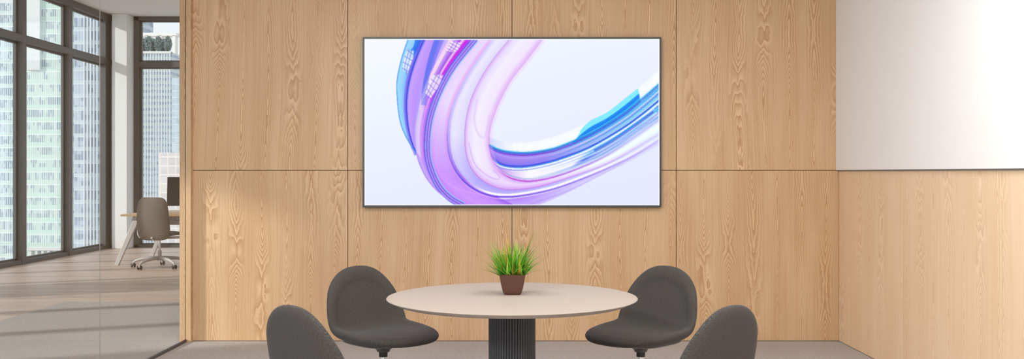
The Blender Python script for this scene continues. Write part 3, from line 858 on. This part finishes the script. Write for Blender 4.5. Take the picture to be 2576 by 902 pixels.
for sx in (-1, 1):
    a = MB(); a.tube([(sx*.10,.0,.415),(sx*.30,.0,.425),(sx*.315,.0,.46),(sx*.32,.0,.66)], [.016,.018,.02,.022], 12)
    ao = a.build('armrest', WHITEP, oc)
    MB().box(sx*.32-.035, sx*.32+.035, -.12, .13, .66, .69).build('arm_pad', plain('arm_pad_grey', lin(126,122,120), .6), ao, bevel=.01, seg=3)
MB().tube([(0,0,.14),(0,0,.24)], .026, 20).build('gas_lift_cover', WHITEP, oc)
MB().tube([(0,0,.24),(0,0,.40)], .016, 20).build('gas_lift', CHROME, oc)
bs = MB(); bs.tube([(0,0,.10),(0,0,.155)], [.042,.034], 24)
for k in range(5):
    t = math.radians(-112+8+72*k); c, s_ = math.cos(t), math.sin(t)
    bs.tube([(c*.02,s_*.02,.135),(c*.12,s_*.12,.132),(c*.25,s_*.25,.118),(c*.34,s_*.34,.095),(c*.378,s_*.378,.070)], [.026,.024,.02,.017,.013], 14)
bs.build('star_base', WHITEP, oc)
for k in range(5):
    t = math.radians(-112+8+72*k); c, s_ = math.cos(t), math.sin(t); X_, Y_ = c*.382, s_*.382
    cs = MB(); cs.tube([(X_,Y_,.035),(X_,Y_,.078)], .008, 10); cs.box(X_-.011,X_+.011,Y_-.022,Y_+.022,.03,.058)
    co_ = cs.build('castor', WHITEP, oc, bevel=.003)
    wd = Vector((1,0,0)) if k in (0,3,2) else Vector((math.cos(.9), math.sin(.9), 0))
    for sg in (-1,1):
        p_ = Vector((X_,Y_,.029))
        MB().tube([p_+wd*sg*.011, p_+wd*sg*.013, p_+wd*sg*.024, p_+wd*sg*.027], [.024,.029,.029,.024], 20).build('wheel', BLACK, co_)
# pendant lamp
pl = tag(empty('pendant_lamp', (-4.1, 14.7, 2.72)), 'grey linear pendant lamp hanging over the office desk', 'lamp')
MB().box(-.90, .9, -.06, .06, 0, .105).build('housing', GREYL, pl, bevel=.012, seg=3)
MB().box(-.85, .85, -.045, .045, -.004, .002).build('diffuser', plain('opal_diffuser', lin(240,238,232), .5), pl)
for sx in (-.6, .6): MB().tube([(sx,0,.1),(sx,0,CZ-2.72-.01)], .003, 8).build('cable', BLACK, pl)
MB().box(-.7, .7, -.03, .03, CZ-2.72-.02, CZ-2.72).build('ceiling_canopy', WHITEM, pl)

# ------------------------------------------------------------------ CITY OUTSIDE, haze washed into the pale building and tree colours
GREEN = facade('green_glass_facade', .95, 5.5, lin(180,202,194), lin(208,222,212), lin(232,234,230), band=lin(184,216,198), wl=.28, wh=.07, bandh=.34, patch=.65)
BLUEG = facade('blue_green_facade', 1.05, 6.0, lin(180,194,204), lin(206,216,216), lin(234,236,234), band=lin(196,220,208), wl=.26, wh=.07, bandh=.26, patch=.7)
BLUE = facade('blue_glass_facade', 1.5, 2.0, lin(180,197,208), lin(203,214,220), lin(219,221,222), wl=.10, wh=.09, patch=.2)
SLATE = facade('slate_glass_facade', 1.25, 5.2, lin(160,176,194), lin(196,208,216), lin(216,220,224), band=lin(186,204,206), wl=.14, wh=.05, bandh=.24, patch=.75)
GARD = facade('blue_grey_facade', .86, 1.85, lin(166,180,196), lin(196,208,216), lin(216,220,224), band=lin(206,212,204), wl=.14, wh=.08, bandh=.42, patch=.5)
PINKF = facade('pale_stone_facade', 2.0, 2.3, lin(206,198,198), lin(222,212,206), lin(232,220,212), wl=.16, wh=.16, patch=.12)
WHITEF = facade('white_panel_facade', 2.6, 3.0, lin(226,227,225), lin(229,229,226), lin(215,218,216), wl=.05, wh=.05, patch=0)
STONE = plain('pale_concrete', lin(219,215,212), .8, var=.02, scale=.1)
CREAM = plain('cream_concrete', lin(238,232,225), .8, var=.02, scale=.1)
FINW = plain('white_fins', lin(219,219,219), .7, var=.01, scale=.1)
def wx(px, Y): return (px-1288)/F*Y
def wz(py, Y): return EYE+(435-py)/F*Y
def tower(name, x0, x1, z1, Y, dep, mat, label, z0=-130):
    t = empty(name, ((x0+x1)/2, Y, z0)); w = (x1-x0)/2
    MB().box(-w, w, 0, dep, 0, z1-z0).build('facade', mat, t)
    tag(t, label, 'building'); return t, w, z1-z0
Y0 = 480
t, w, h = tower('office_tower', wx(-260,Y0), wx(72,Y0), wz(8,Y0), Y0, 50, BLUEG, 'blue green glass office tower at the far left of the city view')
Y1 = 425
t, w, h = tower('office_tower', wx(68,Y1), wx(182,Y1), wz(-90,Y1), Y1, 40, GREEN, 'green glass office tower with a white upper strip beside the finned tower')
MB().box(-w, -w+wx(103,Y1)-wx(68,Y1), -1.0, -.0, wz(176,Y1)+130, h).build('white_strip', WHITEF, t)
for i in range(7):
    cx_ = -w+2+i*((2*w-4)/6)
    MB().box(cx_-.5, cx_+.5, -1.2, 0, 0, wz(628,Y1)+130).build('street_column', STONE, t)
MB().box(-w, w, -1.6, 0, wz(629,Y1)+130, wz(622,Y1)+130).build('cornice', STONE, t)
Y2 = 380
t, w, h = tower('finned_tower', wx(186,Y2), wx(300,Y2), wz(-60,Y2), Y2, 36, SLATE, 'blue grey glass tower with tall white vertical fins, beside the office pillar')
for i in range(11):
    xx_ = wx(212+i*8.2, Y2) - t.location.x
    MB().box(xx_-.24, xx_+.24, -.35, 0, 0, h).build('fin', FINW, t)
Y3 = 300
t, w, h = tower('rooftop_garden_tower', wx(300,Y3), wx(431,Y3), wz(131,Y3), Y3, 30, GARD, 'blue grey finned tower with a row of rooftop trees, seen through the far window')
for i in range(19):
    xx_ = -w + (i+.5)*(2*w/19)
    MB().box(xx_-.11, xx_+.11, -.22, 0, 0, h).build('fin', FINW, t)
MB().box(-w, w, -.4, .8, h-.4, h+.25).build('parapet', STONE, t)
gtop = wz(131,Y3)
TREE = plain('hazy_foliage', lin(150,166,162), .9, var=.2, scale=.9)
def tree(x, y, z, s):
    tr = empty('rooftop_tree', (x, y, z)); rd = random.Random(int(x*100)); f = MB()
    for b in range(900):
        p_ = Vector((rd.gauss(0,1), rd.gauss(0,1), rd.gauss(0,1))).normalized()*rd.uniform(.3,1)**.5
        c_ = Vector((p_.x*1.2, p_.y*.95, 2.35*s+p_.z*2.3*s)); q_ = Vector((rd.uniform(-1,1), rd.uniform(-1,1), rd.uniform(-1,1)))*.26*s
        r_ = q_.orthogonal().normalized()*.20*s; k_ = q_.cross(r_).normalized()*.08*s
        f.add([c_-q_, c_+r_+k_, c_+q_, c_-r_+k_], [(0,1,2,3)])
    f.build('foliage', TREE, tr); MB().tube([(0,0,0),(0,0,1.6*s)], .16*s, 8).build('trunk', GAPM, tr); return tr
for i in range(8):
    px = 337 + i*12.2; ty = Y3+(2.2 if i % 2 else 5.6); tt = tree(wx(px, ty), ty, gtop+.32, 1.08 if i % 2 else 1.0)
    tag(tt, 'one of the hazy dark green trees in a row on the tower roof', 'tree', 'trees in a row on the tower roof')
Y4 = 350
hf = tag(empty('rooftop_frame_building', (0, Y4, -130)), 'pale cream building frame rising behind the rooftop trees', 'building')
Zb = 130
MB().box(wx(300,Y4), wx(425,Y4), 1, 20, 0, wz(150,Y4)+Zb).build('facade', PINKF, hf)
MB().box(wx(300,Y4), wx(443,Y4), 0, 4, wz(90,Y4)+Zb, wz(82,Y4)+Zb).build('top_beam', CREAM, hf)
for px in (369, 403, 437.5): MB().box(wx(px,Y4)-.45, wx(px,Y4)+.45, 0, 3, 0 if px > 410 else wz(152,Y4)+Zb, wz(89,Y4)+Zb).build('column', CREAM, hf)
Y5 = 290
tower('glass_tower', wx(432,Y5), wx(450,Y5), wz(196,Y5), Y5, 8, BLUE, 'narrow pale blue glass block right of the rooftop garden tower')
Y6 = 250
tower('stone_block', wx(400,Y6), wx(520,Y6), wz(383,Y6), Y6, 20, PINKF, 'low pale pink stone building lower right in the far window')
Y7 = 700
tower('distant_block', wx(451,Y7), wx(560,Y7), wz(278,Y7), Y7, 30, PINKF, 'distant pale block behind the low stone building, right of the far window')
struct(MB().box(-700, 500, 60, 1100, -131, -130).build('ground', plain('city_ground', lin(190,190,188), .9, var=.05, scale=.02)))

# ------------------------------------------------------------------ LIGHT
w = bpy.data.worlds.new('sky'); sc.world = w; w.use_nodes = True
nt = w.node_tree; bg = nt.nodes['Background']
tc = nt.nodes.new('ShaderNodeTexCoord'); sp = nt.nodes.new('ShaderNodeSeparateXYZ'); rp = nt.nodes.new('ShaderNodeValToRGB')
nt.links.new(tc.outputs['Generated'], sp.inputs[0]); nt.links.new(sp.outputs[2], rp.inputs[0]); nt.links.new(rp.outputs[0], bg.inputs[0])
rp.color_ramp.elements[0].color = (.93,.955,1,1); rp.color_ramp.elements[1].color = (.72,.84,1,1)
bg.inputs[1].default_value = 1.1
def sun(name, d, e, ang, col):
    l = bpy.data.lights.new(name, 'SUN'); l.energy = e; l.angle = math.radians(ang); l.color = col
    o = bpy.data.objects.new(name, l); C.objects.link(o)
    o.rotation_euler = Vector(d).to_track_quat('-Z', 'Y').to_euler(); return o
sun('sun', (1, .43, -.38), 3.4, 2.5, (1,.98,.95))
def area(name, loc, size, sy, e, col=(1,1,1), aim=(0,0,-1)):
    l = bpy.data.lights.new(name, 'AREA'); l.shape = 'RECTANGLE'; l.size = size; l.size_y = sy; l.energy = e; l.color = col
    o = bpy.data.objects.new(name, l); C.objects.link(o); o.location = loc
    o.rotation_euler = Vector(aim).to_track_quat('-Z', 'Y').to_euler(); return o
for x, y in ((-1.2, 1.9), (1.3, 1.9), (-1.2, 4.3), (1.3, 4.3)):
    area('overhead_fill', (x, y, MZ-.02), 1.2, .6, 38, (.99,.995,.99))  # unseen fill lights added to brighten the meeting room from above
for x, y in ((-5.0, 12.5),):
    area('overhead_fill', (x, y, CZ-.02), 1.2, .6, 25, (1,.97,.93))  # unseen fill added over the office
area('left_key_fill', (-2.2, -.5, 2.95), 1.6, .35, 195, (.98,.99,1), (.80,.58,-.16))  # unseen key light added to stand in for daylight from the left
# ------------------------------------------------------------------ CAMERA
cam = bpy.data.cameras.new('camera'); co = bpy.data.objects.new('camera', cam); C.objects.link(co)
co.location = (0, 0, EYE); co.rotation_euler = (PI/2, 0, 0)
cam.sensor_width = 36; cam.lens = 36*F/2576; cam.shift_y = -16/2576; cam.clip_start = .05; cam.clip_end = 3000
sc.camera = co
vs_ = sc.view_settings; vs_.view_transform = 'Standard'; vs_.look = 'None'; vs_.gamma = 1; vs_.exposure = 0.0; vs_.use_curve_mapping = False
sc.cycles.use_denoising = True
try: sc.cycles.denoiser = 'OPENIMAGEDENOISE'
except Exception: pass
sc.cycles.max_bounces = 8; sc.cycles.diffuse_bounces = 5; sc.cycles.transparent_max_bounces = 16
sc.cycles.sample_clamp_indirect = 6
